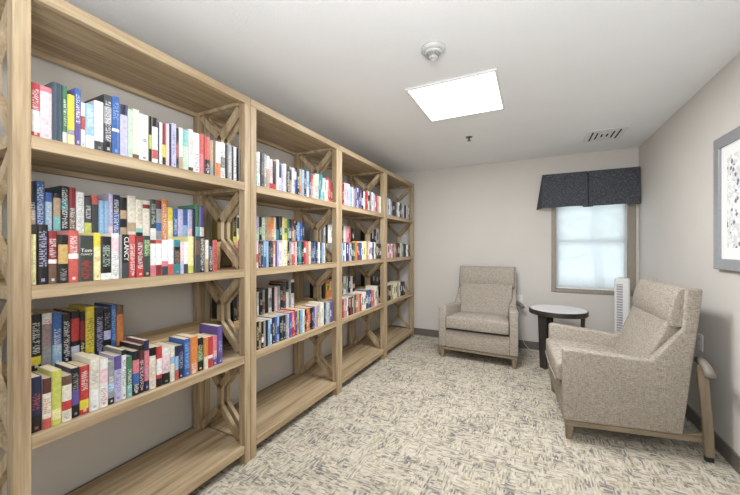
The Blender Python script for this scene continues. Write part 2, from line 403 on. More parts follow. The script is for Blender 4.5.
# tree outside the window
random.seed(5)
tr = thing('tree', 'pale blurred green tree seen through the window shade', 'tree', (1.2, 8.2, -0.6))
bm = NB(); tube(bm, [(0, 0, 0), (0.05, 0, 1.2), (-0.05, 0.05, 2.2), (0.05, 0, 3.0)], 0.09, 10); obj('trunk', bm, 'bark_brown', tr)
bm = NB()
for k in range(1500):
    a, e, rr = random.uniform(0, 6.28), random.uniform(-1, 1), random.uniform(0.4, 1)**0.5
    p = Vector((math.cos(a)*rr*1.1, math.sin(a)*rr*0.8, 2.6+e*1.15)); s = random.uniform(0.05, 0.10)
    d = Vector((random.gauss(0, 1), random.gauss(0, 1), random.gauss(0, 1))).normalized(); q = d.orthogonal().normalized()
    bm.faces.new([bm.verts.new(p+d*s), bm.verts.new(p+q*s*0.5), bm.verts.new(p-d*s), bm.verts.new(p-q*s*0.5)])
obj('foliage', bm, 'leaf_green', tr)

# ------------------------------------------------------------------ bookcases
ZS = [0.112, 0.648, 1.165, 1.683, 2.203]       # upper faces of the shelves, last one is the top
CW, DEP, PW, ST, CY0 = 1.016, 0.475, 0.045, 0.046, 0.434
def make_bookcase():
    root = thing('bookcase', 'x', 'bookcase', (XF, CY0, 0))
    y0, y1, x0, x1 = 0.0015, CW-0.0015, -DEP, 0.0
    for yy in (y0, y1-PW):
        for xx in (x0, x1-0.050):
            bm = NB(); box(bm, xx, xx+0.050, yy, yy+PW, 0, ZS[-1]-ST); obj('post', bm, 'oak_z', root, bevel=0.0025, seg=1)
    for i, z in enumerate(ZS):
        bm = NB(); nm = 'shelf'
        if i == 4:
            nm = 'top_board'
            box(bm, x1-0.03, x1, y0, y1, z-ST, z); box(bm, x0, x0+0.03, y0, y1, z-ST, z)
            box(bm, x0+0.03, x1-0.03, y0, y1, z-0.024, z-0.002)
            box(bm, x0+0.03, x1-0.03, y0, y0+0.04, z-ST, z-0.024); box(bm, x0+0.03, x1-0.03, y1-0.04, y1, z-ST, z-0.024)
        else:
            ya, yb = y0+PW, y1-PW
            box(bm, x1-0.028, x1-0.001, ya, yb, z-ST, z); box(bm, x0+0.012, x0+0.034, ya, yb, z-ST, z)
            box(bm, x0+0.034, x1-0.028, ya, yb, z-0.022, z-0.0005)
            box(bm, x0+0.05, x1-0.05, y0+0.004, ya, z-ST, z-0.001); box(bm, x0+0.05, x1-0.05, yb, y1-0.004, z-ST, z-0.001)
        obj(nm, bm, 'oak_y', root, bevel=0.002, seg=1)
    # lattice: two Y shapes foot to foot between every pair of shelves
    for yy in (y0+0.010, y1-0.010-0.024):
        for i in range(4):
            za, zb = ZS[i], ZS[i+1]-ST; zc = (za+zb)/2; xc = (x0+x1)/2; w = 0.020; q = 0.060
            xa, xb = x0+0.05, x1-0.05
            bm = NB()
            def bar(p, r):
                p, r = Vector((p[0], 0, p[1])), Vector((r[0], 0, r[1])); d = (r-p).normalized(); n = Vector((-d.z, 0, d.x))*w
                prism(bm, [Vector((0, yy, 0))+v for v in (p-n, p+n, r+n, r-n)], (0, 0.024, 0))
            bar((xc, zc-q-0.008), (xc, zc+q+0.008))
            for sx, ex in ((1, xb), (-1, xa)):
                bar((xc, zc+q), (ex-sx*0.018, zb-0.012)); bar((xc, zc-q), (ex-sx*0.018, za+0.012))
            obj('lattice', bm, 'oak_z', root, bevel=0.0015, seg=1)
    return root
CASE_NAME = ['nearest', 'second', 'third', 'farthest']
case_labels = ['nearest light oak bookcase at the left edge of the picture with yellow and red books',
               'second light oak bookcase counted from the camera',
               'third light oak bookcase counted from the camera',
               'farthest light oak bookcase, next to the far wall']
proto = make_bookcase(); CASES = [proto]
for i in range(1, 4): CASES.append(copy_tree(proto))
for i, c in enumerate(CASES):
    c.location.y = CY0+CW*i; c['label'] = case_labels[i]; c['group'] = 'light oak bookcases along the left wall'

RT = 0.165      # riser height
def make_riser():
    bm = NB(); L = CW-2*PW-0.012
    box(bm, 0, 0.235, 0, L, RT-0.018, RT); box(bm, 0.215, 0.233, 0, L, 0, RT-0.018); box(bm, 0.002, 0.02, 0, L, 0, RT-0.018)
    return obj('book_riser', bm, 'riser_wood', None, bevel=0.0015, seg=1)
rp = make_riser()
k = 0
for ci in range(4):
    for si, sn in ((2, 'second'), (1, 'third')):
        r = rp if k == 0 else rp.copy()
        if k: COL.objects.link(r)
        k += 1
        r.location = (XF-DEP+0.038, CY0+CW*ci+PW+0.006, ZS[si]+0.0003)
        tag(r, f'light wooden riser board at the back of the {sn} shelf, {CASE_NAME[ci]} bookcase', 'riser', 'wooden book risers at the back of shelves')

# ------------------------------------------------------------------ books
PAL = dict(k=(22, 21, 24), n=(32, 40, 78), b=(48, 98, 178), l=(142, 186, 224), t=(38, 130, 142), a=(120, 196, 190), g=(62, 128, 82), G=(190, 214, 190),
           y=(236, 212, 48), Y=(238, 228, 156), o=(226, 128, 52), r=(204, 52, 52), R=(146, 34, 38), m=(96, 44, 44), p=(222, 116, 130), P=(238, 200, 206),
           v=(94, 74, 154), V=(186, 184, 222), w=(232, 231, 228), W=(226, 218, 198), c=(190, 158, 122), C=(112, 82, 60), s=(150, 150, 152), S=(62, 65, 70),
           d=(58, 76, 92), L=(204, 208, 84), u=(206, 168, 92), U=(200, 40, 30), e=(212, 84, 74), i=(60, 66, 60))
WORD = dict(k='black', n='navy', b='blue', l='light blue', t='teal', a='aqua', g='green', G='pale green', y='yellow', Y='pale yellow', o='orange', r='red', R='dark red',
            m='maroon', p='pink', P='pale pink', v='violet', V='lavender', w='white', W='cream', c='tan', C='brown', s='grey', S='dark grey', d='slate blue', L='lime', u='tan', U='red', e='salmon', i='charcoal')
def lin(c):
    r, g, b = PAL[c]; m = (r+g+b)/3
    return srgb(*[x*0.82+m*0.18 for x in (r, g, b)])
rnd = random.Random(11)
def book_cover_bm(dy, dz, dx, bm=None, off=(0, 0, 0), uvl=None):
    """cover shell: spine at x=0 facing +x, thickness along y from 0 to dy, depth to -dx"""
    bm = bm or NB(); uvl = uvl or bm.loops.layers.uv.new('UVMap')
    t = min(0.0022, dy*0.12); ox, oy, oz = off; n0 = len(bm.faces)
    # cross section in x-y, a U with a softly rounded spine
    bul = min(0.003, dy*0.12)
    outer = [(-dx, 0), (-0.002, 0)] + [(-0.002+bul*math.sin(math.pi*s)+0.002, dy*s) for s in (0.12, 0.35, 0.65, 0.88)] + [(-0.002, dy), (-dx, dy)]
    inner = [(-dx, dy-t), (-0.003, dy-t), (-0.003, t), (-dx, t)]
    pts = outer+inner; n = len(pts)
    a = [bm.verts.new((ox+x, oy+y, oz)) for x, y in pts]; b = [bm.verts.new((ox+x, oy+y, oz+dz)) for x, y in pts]
    fs = []
    for i in range(n):
        f = bm.faces.new((a[i], a[(i+1) % n], b[(i+1) % n], b[i])); f.material_index = 0 if 1 <= i <= 5 else 1; fs.append(f)
    for z in (a, b):     # rims of the U: quads
        qs = [(0, 1, 10, 11), (1, 2, 3, 10), (3, 4, 9, 10), (4, 5, 6, 9), (6, 7, 8, 9)]
        for q in qs:
            f = bm.faces.new([z[j] for j in q]); f.material_index = 1; fs.append(f)
    for f in fs:
        for lp in f.loops:
            co = lp.vert.co; lp[uvl].uv = ((co.y-oy)/dy, (co.z-oz)/dz)
    return bm
def pages_bm(dy, dz, dx, bm=None, off=(0, 0, 0), mi=0):
    bm = bm or NB(); t = min(0.0022, dy*0.12)+0.0001; ox, oy, oz = off; g = 0.003
    box(bm, ox-dx+g, ox-0.0031, oy+t, oy+dy-t, oz+g, oz+dz-0.0006, mi)
    return bm

def parse(s):
    """'r:w3-6:k0-2/w5-9' -> base, up to two bands (tenths of the height), text colour and span"""
    f = s.split('/'); parts = f[0].split(':'); base = parts[0]; bands = []
    for p in parts[1:]:
        lo, hi = p[1:].split('-'); bands.append((p[0], float(lo)/10, float(hi)/10))
    if len(f) > 1:
        if f[1] == '': text = (base, 0, 0)
        else: lo, hi = f[1][1:].split('-'); text = (f[1][0], float(lo)/10, float(hi)/10)
    else: text = None
    return base, bands, text
LIGHT = set('wWYPGVlyLac')
ALL = []     # every book: dict
def add_row(ci, si, row, xs, zb, entries):
    """entries: list of (y0, y1, height, depth, code)"""
    items = []
    for (ya, yb, hh, dd, code) in entries:
        base, bands, text = parse(code)
        if text is None:
            if rnd.random() < 0.8:
                tcx = rnd.choice('kknR') if base in LIGHT else rnd.choice('wwwYc')
                lo = rnd.uniform(0.2, 0.45); text = (tcx, lo, min(0.93, lo+rnd.uniform(0.25, 0.5)))
            else: text = ('w', 0, 0)
        items.append(dict(ci=ci, si=si, row=row, x=xs+rnd.uniform(-0.006, 0.003), y0=ya, y1=yb, z=zb, h=hh, d=dd, base=base, bands=bands, text=text))
    ALL.append(items)

cY, sY = math.cos(YAW), math.sin(YAW)
def on_plane(u, v, x):          # point of the row plane a measured picture position belongs to (used to take sizes off the photo)
    dx = (u-370)*cY-F_PX*sY; dy = (u-370)*sY+F_PX*cY; t = x/dx
    return dy*t, EYE+(V0-v)*t
def measured(ci, si, row, xs, zb, u0, data, depth=(0.125, 0.15)):
    y_lo = CY0+CW*ci+0.0015+PW+0.002; y_hi = CY0+CW*(ci+1)-0.0015-PW-0.002
    out = []; u = u0; last = y_lo
    for line in data.split():
        p = line.split(','); ue, v, code = float(p[0]), float(p[1]), p[2]
        ya, yb = on_plane(u, v, xs)[0], on_plane(ue, v, xs)[0]
        hh = on_plane((u+ue)/2, v+0.6, xs)[1]-zb
        ya = max(ya, last); yb = min(yb, y_hi)
        if yb-ya > 0.006:
            out.append((ya, yb-0.0006, max(0.14, min(hh, 0.30)), rnd.uniform(*depth)+(0.02 if hh > 0.2 else 0), code)); last = yb
        u = ue
    add_row(ci, si, row, xs, zb, out)
def listed(ci, si, row, xs, zb, fa, fb, data, hr=(0.165, 0.195), depth=(0.11, 0.14)):
    y_lo = CY0+CW*ci+0.0015+PW+0.003; y_hi = CY0+CW*(ci+1)-0.0015-PW-0.003
    ya = y_lo+(y_hi-y_lo)*fa; ye = y_lo+(y_hi-y_lo)*fb; codes = data.split()
    ws = [rnd.uniform(0.8, 1.25) for c in codes]; s = (ye-ya)/sum(ws); out = []
    for c, w in zip(codes, ws):
        hh = rnd.uniform(*hr)
        if '@' in c: c, e = c.split('@'); hh = float(e)/100
        dd = 0.205 if (row == 'back' and not out) else rnd.uniform(*depth)
        out.append((ya, ya+w*s-0.0006, hh, dd, c)); ya += w*s
    add_row(ci, si, row, xs, zb, out)

XFR, XBK = -1.560, -1.742
# nearest bookcase, measured book by book (right edge in the photo, top in the photo, look)
measured(0, 3, 'single', XFR, ZS[3], 31, """40.6,82.6,r:w1-5/w5-9 53,86.4,P:p9-10/s3-4 63.2,82.6,d/ 67.7,85.3,g:w0-2 74.7,94.7,Y:y3-10:s2-3/ 81,88.3,v:b7-10/w4-9 85.9,102,w:e4-7
 94.7,103.8,l:w0-3/w5-9 104.2,101,w:S0-2/s4-5 112.3,94.8,S:k0-2:s5-8/w2-9 120.4,96.1,b:w4-4.5/l6-9 128,104.5,V:n8-10/ 133.3,109,G/ 140,109,W:C0-1/ 149.8,113.9,w/k4-5 152.2,115.8,k:L3-6/
 157.9,117.8,w:e1-3:k8-10/ 159.8,121.5,n/ 162.7,122.3,w/s2-8 166.7,123,R:y2-5:k0-2/ 169.8,123.7,P/ 171.8,123.7,n/ 176.6,123,V/v3-8 179.5,127.4,k:r3-6 183,127.4,w:c0-3/ 189.2,129.7,G:a6-10/
 193.8,129,w:k0-1/r4-8 200.2,132.6,w/k1-5 204.6,133.4,e:p0-5/ 209.9,136.7,e:k0-4/w1-3 213.5,139.9,c:s0-3/ 215.9,140,C/ 220.7,141.5,w:o0-4/ 226,142.3,w:s3-6/k1-8 227.7,144,k/ 232,144.7,s/w1-8
 233.7,146.4,k/ 237.4,146.4,w/k2-7 238.6,148,k/ 240.8,148.5,s/""", (0.15, 0.2))
measured(0, 2, 'back', XBK, ZS[2]+RT, 30.2, """36,181.7,k:c1-5 45.2,180.6,b/w2-9.5 53,192,l:b8-10/w1-8 60.8,193,k:c5-9:a0-5/ 69,185.6,k:t5.5-7.5/w2-9.5 76.2,187,C:R6-10/w2-6 84.3,191.7,w/s2-9 91.6,197,S:L1-4/w5-8
 99.2,195,S:e8-10/ 104.4,200,l/ 108.7,200.6,l/ 113.3,193.3,V:P0-3/s3-6 120.7,194.4,b:n6-10/w1-9 127.6,197,k:c0-3:c5-7/ 135.9,195.5,W:c2-4/e0-1 143,199.4,W:a2-3:k0-2/c4-8 150.7,200,W:R8-9/ 156.7,199,i:w0-3/G4-9
 162.3,200.5,s:b2.5-4.5:m8-10/ 168.5,199,o/w1-9 173.6,207,Y:y6-10/ 178,208.3,b/w2-7 183.2,208.8,V/ 188.5,208.8,b:l0-5/ 193.2,209,V:P0-4/ 195.9,208.3,n/ 199.9,204.4,g:a0-4/ 204.2,205.5,v:w0-4/""")
measured(0, 2, 'front', XFR, ZS[2], 31, """37.5,233.8,Y/s4-5 48.6,224,k/V3-9 58.4,230.5,R:C0-3.5:w3.8-4.6/w5-8.5 68.6,234.5,k:u4-8/s0.5-3 79.2,230,e:w4.5-5.5/w5.5-9 94.6,235,i/U1-4.6 101.7,232.3,Y:y7-10/e4-5
 112.4,236,k:w0-1.5/G3-8 120,233,w:P6-9/s1-6 123,234,s/ 129.5,234,k:S0-3.5/w0-0 136.4,234,r:e4-10/w1-8 143.6,236,R:r0-3/w2-8.5 150.6,235.3,i:g5-9/Y5-9 156.5,239.5,w:p0-3:R9-10/ 162.3,239.5,w:R0-3:e9-10/
 168.5,239.5,w:S0-2.5:p2.5-4/ 174.1,239,w:e0-3/ 180.7,239.5,k:t8-10:t0-3/c3-7 184.5,241.3,P:V0-4/ 189,241.3,w:S0-3/ 194.8,236,Y:L0-2/ 200.3,236.5,S:C5-9/ 205.5,236,k/w1-9.5 208.7,239.5,W:c0-4/ 213,239.5,k:n5-8/w1-8 217.6,239.5,e/k2-7""", (0.125, 0.155))
measured(0, 1, 'back', XBK, ZS[1]+RT, 31, """42.3,314,k:y1-2.5/w3-8.5 52.3,312.7,s:w8-10/e4-9 62.2,312,b:l0-4/w2-7 71,313.4,k/w1-8.5 80.4,310.6,k:r4-8.5:V1-3/w1-3 86.1,311,k:R4-8/Y0.5-3.5 95.3,306.3,y/S2-8.5 103.8,307,n:k6-9/V1-8
 111.7,307.7,k:V3-5/s5.5-9 117.2,304.2,b/l2-9 124,305,C:o1-8/""")
measured(0, 1, 'front', XFR, ZS[1], 31, """42.5,376.8,n:k0-3/e4-7 51.5,377.6,W:m7-10:e0-2/e3-6 61.8,370,L:Y1-3/ 71.7,375,W:C8-10:r2.5-4.5/s0.5-2 80.5,367.6,k:v2.5-5.5/s5.5-9 90,365.5,r:y1-3/w5-9 99.7,357.5,W:w0-4/s5-8 108.3,358.6,w:P5-8/e1-4
 114.9,361.3,s:l3-5:k0-1.5 122.5,355.3,V:v7-10/v2-8 127.4,349.7,k:w0-9/k2-8 132.7,356,g:a0-3/w2-7 139.6,350.5,k:b2.5-5:p5-8/w1-2.5 144.9,344.8,k:m3-9/P1-7 149.9,340,n:p2-8/l3-5 156.7,347,W:k8-10/c1-6
 162.3,346,r:k0-2:w3-7/ 170.4,347,P:k0-3:w8-10/s3-6 175,345.5,W:l5-7/ 178.8,345.5,l:n7-10:e0-3/ 183.9,344.8,n/V3-8 190.3,338.4,b/l2-9 197.8,336.2,o/w0-3 204.1,337.6,k:g3-6/Y3-8 208.2,337,o:W0-4/ 213,336,r:w3-4/ 218,335.5,p:v0-3/w2-5 223,325.6,v/V3-6""", (0.115, 0.14))
# second bookcase
listed(1, 3, 'single', XFR, ZS[3], 0.0, 0.98, 'G:a0-3@21.5 w@22 S@22 s@22 c:w6-10@21.5 P:r0-2@20 k:r0-2@19.5 w@21 n:V0-5@18.5 V@19.5 w@20 k/w1-8@19 c:k5-9@19 w@19 b:w6-9@18.5 k@19.5 c:o1-4@20 l@20 k:m5-9@20 l:w0-4@20 v:m5-10@20 r:c0-5@18.5 W:Y5-9@18.5 V:G5-10@20.5 G@20.5 t@21.5 t:a0-4@21.5 w:s0-4@18.5 l:w0-5@19 W@18 e:r4-10@20.5 r@18 R@17.5', depth=(0.14, 0.19))
listed(1, 2, 'back', XBK, ZS[2]+RT, 0.0, 0.80, 'k:y0-2@18 Y:k5-9@18 V:v3-6@18 v@18 V@18 v:V3-5@18 s@18 V:G0-4@18.5 k:g3-6@18 G@18 c@19 c:o5-8@19 o:c0-3@19 W@19 t:k5-10@20 S@20.5 Y@19.5 L:g4-6@19.5 g@19 n:V2-5@19 m:c0-5@19 c:n6-9@18 n:b2-5@18 l@17.5 b@17.5 n@17.5')
listed(1, 2, 'front', XFR, ZS[2], 0.0, 0.87, 'r:P0-2@17.5 P:e2-5@17.5 k/w1-9@17 S@17 l:b0-4@17 l@17 k/s2-8@17 S@17 o:P0-5@17 v@17.5 V@16.5 w@16 W@17.5 w@18 Y@18 k:c2-5@17 s@16.5 P:e0-5@16 e@16.5 P@17 k@17 t/w3-8@17.5 t@17.5 k@17.5 r:w5-7@18 p@17.5 c@17.5 W@17.5 C@17 n:b3-6@17 b@17 k@17.5 s@17 w@17 k@16.5 l@16.5 w@16.5 S@16.5')
listed(1, 1, 'back', XBK, ZS[1]+RT, 0.0, 0.66, 'k@17 C@17 m:e2-5@17 c@16 k/w2-8@16 S@16 k@16 w@16.5 k@16 s:m2-5@17.5 k@18 w:s2-6@18 k@18 P@18 s@18.5 k@20 S:e3-5@21.5 k:w0-6@21.5 s@22 w:k5-9@22')
listed(1, 1, 'front', XFR, ZS[1], 0.0, 0.975, 'w:s3-7@18 k@17.5 c:C3-6@17.5 k:w2-4@17 s@17 k@17 l@17 w:b4-8@17 n@17.5 b@17.5 l:b3-6@17.5 k@17 S@17 n@17 s@17 V@17 v:b3-7@17.5 p:r0-4@18 r@19 v@17.5 y:o2-5@17.5 t@17.5 l@17.5 w@17.5 k@17 o:r4-8@17.5 o@17.5 k:R4-7@17 n@17 v@17.5 V@17.5 c@17.5 s:W0-4@17.5 W@19 w@19 W@18.5 k@18.5 l@17.5 G@17.5 c@17 v:V3-6@17.5 v@17')
# third bookcase
listed(2, 3, 'single', XFR, ZS[3], 0.0, 0.98, 'o@20 R@20 P@21 V@21 P@21 l@19 w@19 s@18 v@20 V:v4-8@20 S@20 v@19 k:V2-6@19 w@18.5 R@20 r@19 W:k5-8@20 k@20 s@20.5 w@21 V@20 p:w3-6@19 r@18.5 c@18 W@19 w@19')
listed(2, 2, 'back', XBK, ZS[2]+RT, 0.0, 0.64, 's@18 k@17.5 w@18 w@18 P:k6-10@18.5 k@18 s@18 w@18 C@18.5 k@18.5 w@18.5 P@19 p@19 p:r3-6@19 k@17 k@16.5')
listed(2, 2, 'front', XFR, ZS[2], 0.0, 0.98, 'w@17 l@17 b:w3-6@17 w@17 n@17 v@17 w@17 s@16.5 k@17 g@17 o@18 r@17 R@17 b@17.5 n@17.5 w@18 Y@19 Y@19 c:y3-6@19 p@19 P@19 w@18.5 w:b3-7@18 n@18 b@18 w@18.5 s@17.5 k:c4-8@17 C@17 k@16.5 S@16.5')
listed(2, 1, 'back', XBK, ZS[1]+RT, 0.0, 0.66, 'k@17 o:y4-8@17 o@17 c@17 S@17.5 d@18 S@18 d@18 w:G3-6@18 s@18 k@17 w:P2-5@17 k@16')
listed(2, 1, 'front', XFR, ZS[1], 0.0, 0.90, 'P:r0-4@17 R@17 p@17 s@17 W@17 k@17 R@17 m@17 s@17.5 d@18 o:W3-6@17.5 c@17.5 e@17.5 r@17.5 W@17.5 w:G3-6@18 w@18 n:w3-6@19 b@19 b:l2-6@19 n@19 e@18 c@18 p@17 W@21 W@21 s@21')
# farthest bookcase
listed(3, 3, 'single', XFR, ZS[3], 0.0, 0.92, 'w@20 l@20 w@20 s@18 k@18 S@18 s@18.5 w@19 k@19 s@18.5 V@18 k@18 w@18.5 s@18')
listed(3, 2, 'back', XBK, ZS[2]+RT, 0.0, 0.5, 'k@19 S@19 w@20 s@20 w@18 k@18 s@18')
listed(3, 2, 'front', XFR, ZS[2], 0.0, 0.92, 'r@17 P@17 p:w3-6@17 w@17 e@17 s@17.5 R@17 k@18 g@18 W@18 s@18 k@17.5 S@17 w@16 k@16')
listed(3, 1, 'back', XBK, ZS[1]+RT, 0.0, 0.52, 'k@18 S@18 k@19 s@19 S@18')
listed(3, 1, 'front', XFR, ZS[1], 0.0, 0.72, 'k@18 S@18 k@18 s@18 Y@18.5 Y@18.5 s@18.5 W@19 k@19 n@18.5 k@18')

ONES = 'first second third fourth fifth sixth seventh eighth ninth tenth eleventh twelfth thirteenth fourteenth fifteenth sixteenth seventeenth eighteenth nineteenth'.split()
def ordinal(n):
    if n <= 19: return ONES[n-1]
    t = {2: ('twentieth', 'twenty'), 3: ('thirtieth', 'thirty'), 4: ('fortieth', 'forty')}[n//10]
    return t[0] if n % 10 == 0 else t[1]+'-'+ONES[n % 10-1]
SHN = {3: 'top shelf', 2: 'second shelf', 1: 'third shelf'}
labels = {}
INDIV = [r for r in ALL if r[0]['ci'] <= 1 or (r[0]['ci'] == 2 and r[0]['si'] == 3)]
FAR = [r for r in ALL if r not in INDIV]
def look(b):
    s = WORD[b['base']]
    if b['bands'] and b['bands'][0][0] != b['base']: s += ' and ' + WORD[b['bands'][0][0]]
    return s
for row in INDIV:
    for k, b in enumerate(row):
        rw = '' if b['row'] == 'single' else b['row']+' row of '
        where = f"{rw}{SHN[b['si']]}, {CASE_NAME[b['ci']]} bookcase"
        L = WORD[row[k-1]['base']] if k else None; Rr = WORD[row[k+1]['base']] if k+1 < len(row) else None
        if L and Rr: nb = f"between {L} and {Rr} ones"
        elif Rr: nb = "leftmost"
        else: nb = "rightmost"
        b['label'] = f"{look(b)} book {nb}, {where}"
        b['alt'] = f"{look(b)} book, {ordinal(k+1)} from left, {where}"
        labels[b['label']] = labels.get(b['label'], 0)+1
for row in INDIV:
    for b in row:
        if labels[b['label']] > 1 or len(b['label'].replace(',', '').split()) > 16: b['label'] = b['alt']

def set_inks(o, b):
    o['ink_base'] = list(lin(b['base']))
    bd = b['bands']+[(b['base'], -1, -1)]*2
    for (c, lo, hi), nm in zip(bd[:2], ('one', 'two')):
        o['ink_'+nm] = list(lin(c)); o['band_'+nm] = [lo, hi, 0.0]
    tc, lo, hi = b['text']; o['ink_text'] = list(lin(tc)); o['text_span'] = [lo, hi, b['seed']]
seedc = 0
for row in INDIV:
    for b in row:
        seedc += 1; b['seed'] = float(seedc % 97)
        dy, h, d = b['y1']-b['y0'], b['h'], b['d']
        if b['row'] == 'front': d = min(d, 0.16)
        if b['row'] == 'back': d = min(d, 0.21)
        o = obj('book', book_cover_bm(dy, h, d), ['book_spine', 'book_cover'], None)
        o.location = (b['x'], b['y0'], b['z']+0.0006)
        set_inks(o, b); b['o'] = o
        tag(o, b['label'], 'book', {3: 'books on the top shelves', 2: 'books on the second shelves', 1: 'books on the third shelves'}[b['si']])
        if b['ci'] < 2 : obj('pages', pages_bm(dy, h, d), 'page_paper', o)
        else:
            bm = NB(); bm.from_mesh(o.data); pages_bm(dy, h, d, bm, mi=2); bm.to_mesh(o.data); bm.free(); o.data.materials.append(MATS['page_paper'])
# small far books beyond the first three hundred: one object, colours as face colours
def far_books():
    bm = NB(); uvl = bm.loops.layers.uv.new('UVMap'); cl = bm.loops.layers.float_color.new('ink')
    for row in FAR:
        for b in row:
            dy, h, d = b['y1']-b['y0'], b['h'], min(b['d'], 0.15); nf = len(bm.faces)
            off = (b['x'], b['y0'], b['z']+0.0006)
            z = [0.0]; cs = {}
            book_cover_bm(dy, h, d, bm, off, uvl); bm.faces.ensure_lookup_table()
            for f in bm.faces[nf:]:
                f.material_index = 0
                for lp in f.loops: lp[cl] = (*lin(b['base']), 1)
            for (c, lo, hi) in b['bands']+([(b['text'][0], b['text'][1], b['text'][2])] if b['text'][2]-b['text'][1] > 0.1 else []):
                n2 = len(bm.faces); ins = 0.0004 if (c, lo, hi) in b['bands'] else dy*0.33
                box(bm, off[0]-0.001, off[0]+min(0.003, dy*0.12)+0.0006, off[1]+ins, off[1]+dy-ins, off[2]+h*lo+0.001, off[2]+h*hi-0.001); bm.faces.ensure_lookup_table()
                for f in bm.faces[n2:]:
                    for lp in f.loops: lp[cl] = (*lin(c), 1)
            n3 = len(bm.faces); pages_bm(dy, h, d, bm, off); bm.faces.ensure_lookup_table()
            for f in bm.faces[n3:]:
                for lp in f.loops: lp[cl] = (*lin('W'), 1)
    m, nt, bs = newmat('far_book_print')
    a = N(nt, 'ShaderNodeAttribute', attribute_name='ink'); nz = noise(nt, mapping(nt, (1, 1, 1)), 70, 2)
    rr = ramp(nt, [(0.38, (0.75, 0.75, 0.76)), (0.62, (1, 1, 1))]); nt.links.new(nz, rr.inputs[0])
    nt.links.new(mix(nt, 0.7, a.outputs['Color'], rr.outputs[0], 'MULTIPLY'), bs.inputs['Base Color']); bs.inputs['Roughness'].default_value = 0.45
    o = obj('books', bm, 'far_book_print')
    tag(o, 'small distant books on the lower shelves of the third and all of the farthest bookcase', 'books', 'books on the far shelves', 'stuff')
far_books()

# readable lettering on two spines
def lettering(body, size, parent, loc, rot, mname, col):
    if mname not in MATS: plain(mname, col, 0.5)
    cu = bpy.data.curves.new('lettering', 'FONT'); cu.body = body; cu.size = size; cu.align_x = 'CENTER'; cu.align_y = 'CENTER'; cu.extrude = 0.0002; cu.resolution_u = 2
    tmp = bpy.data.objects.new('tmp', cu); COL.objects.link(tmp); bpy.context.view_layer.update()
    me = bpy.data.meshes.new_from_object(tmp.evaluated_get(bpy.context.evaluated_depsgraph_get()))
    bpy.data.objects.remove(tmp); me.materials.clear(); me.materials.append(MATS[mname])
    o = bpy.data.objects.new('lettering', me); link(o, parent); o.location = loc; o.rotation_euler = rot
    return o
b5 = ALL[2][5]; dy, h = b5['y1']-b5['y0'], b5['h']
lettering('Tom', 0.019, b5['o'], (0.0036, dy/2, h*0.67), (R(90), 0, R(90)), 'ink_white', srgb(235, 233, 228))
lettering('CLANCY', 0.0095, b5['o'], (0.0036, dy/2, h*0.585), (R(90), 0, R(90)), 'ink_white', None)
b9 = [b for b in ALL[2] if b['base'] == 'k' and b['bands'] and b['bands'][0][0] == 'S'][0]; dy, h = b9['y1']-b9['y0'], b9['h']
lettering('CLANCY', 0.026, b9['o'], (0.0036, dy/2, h*0.67), (0, R(90), 0), 'ink_white', None)

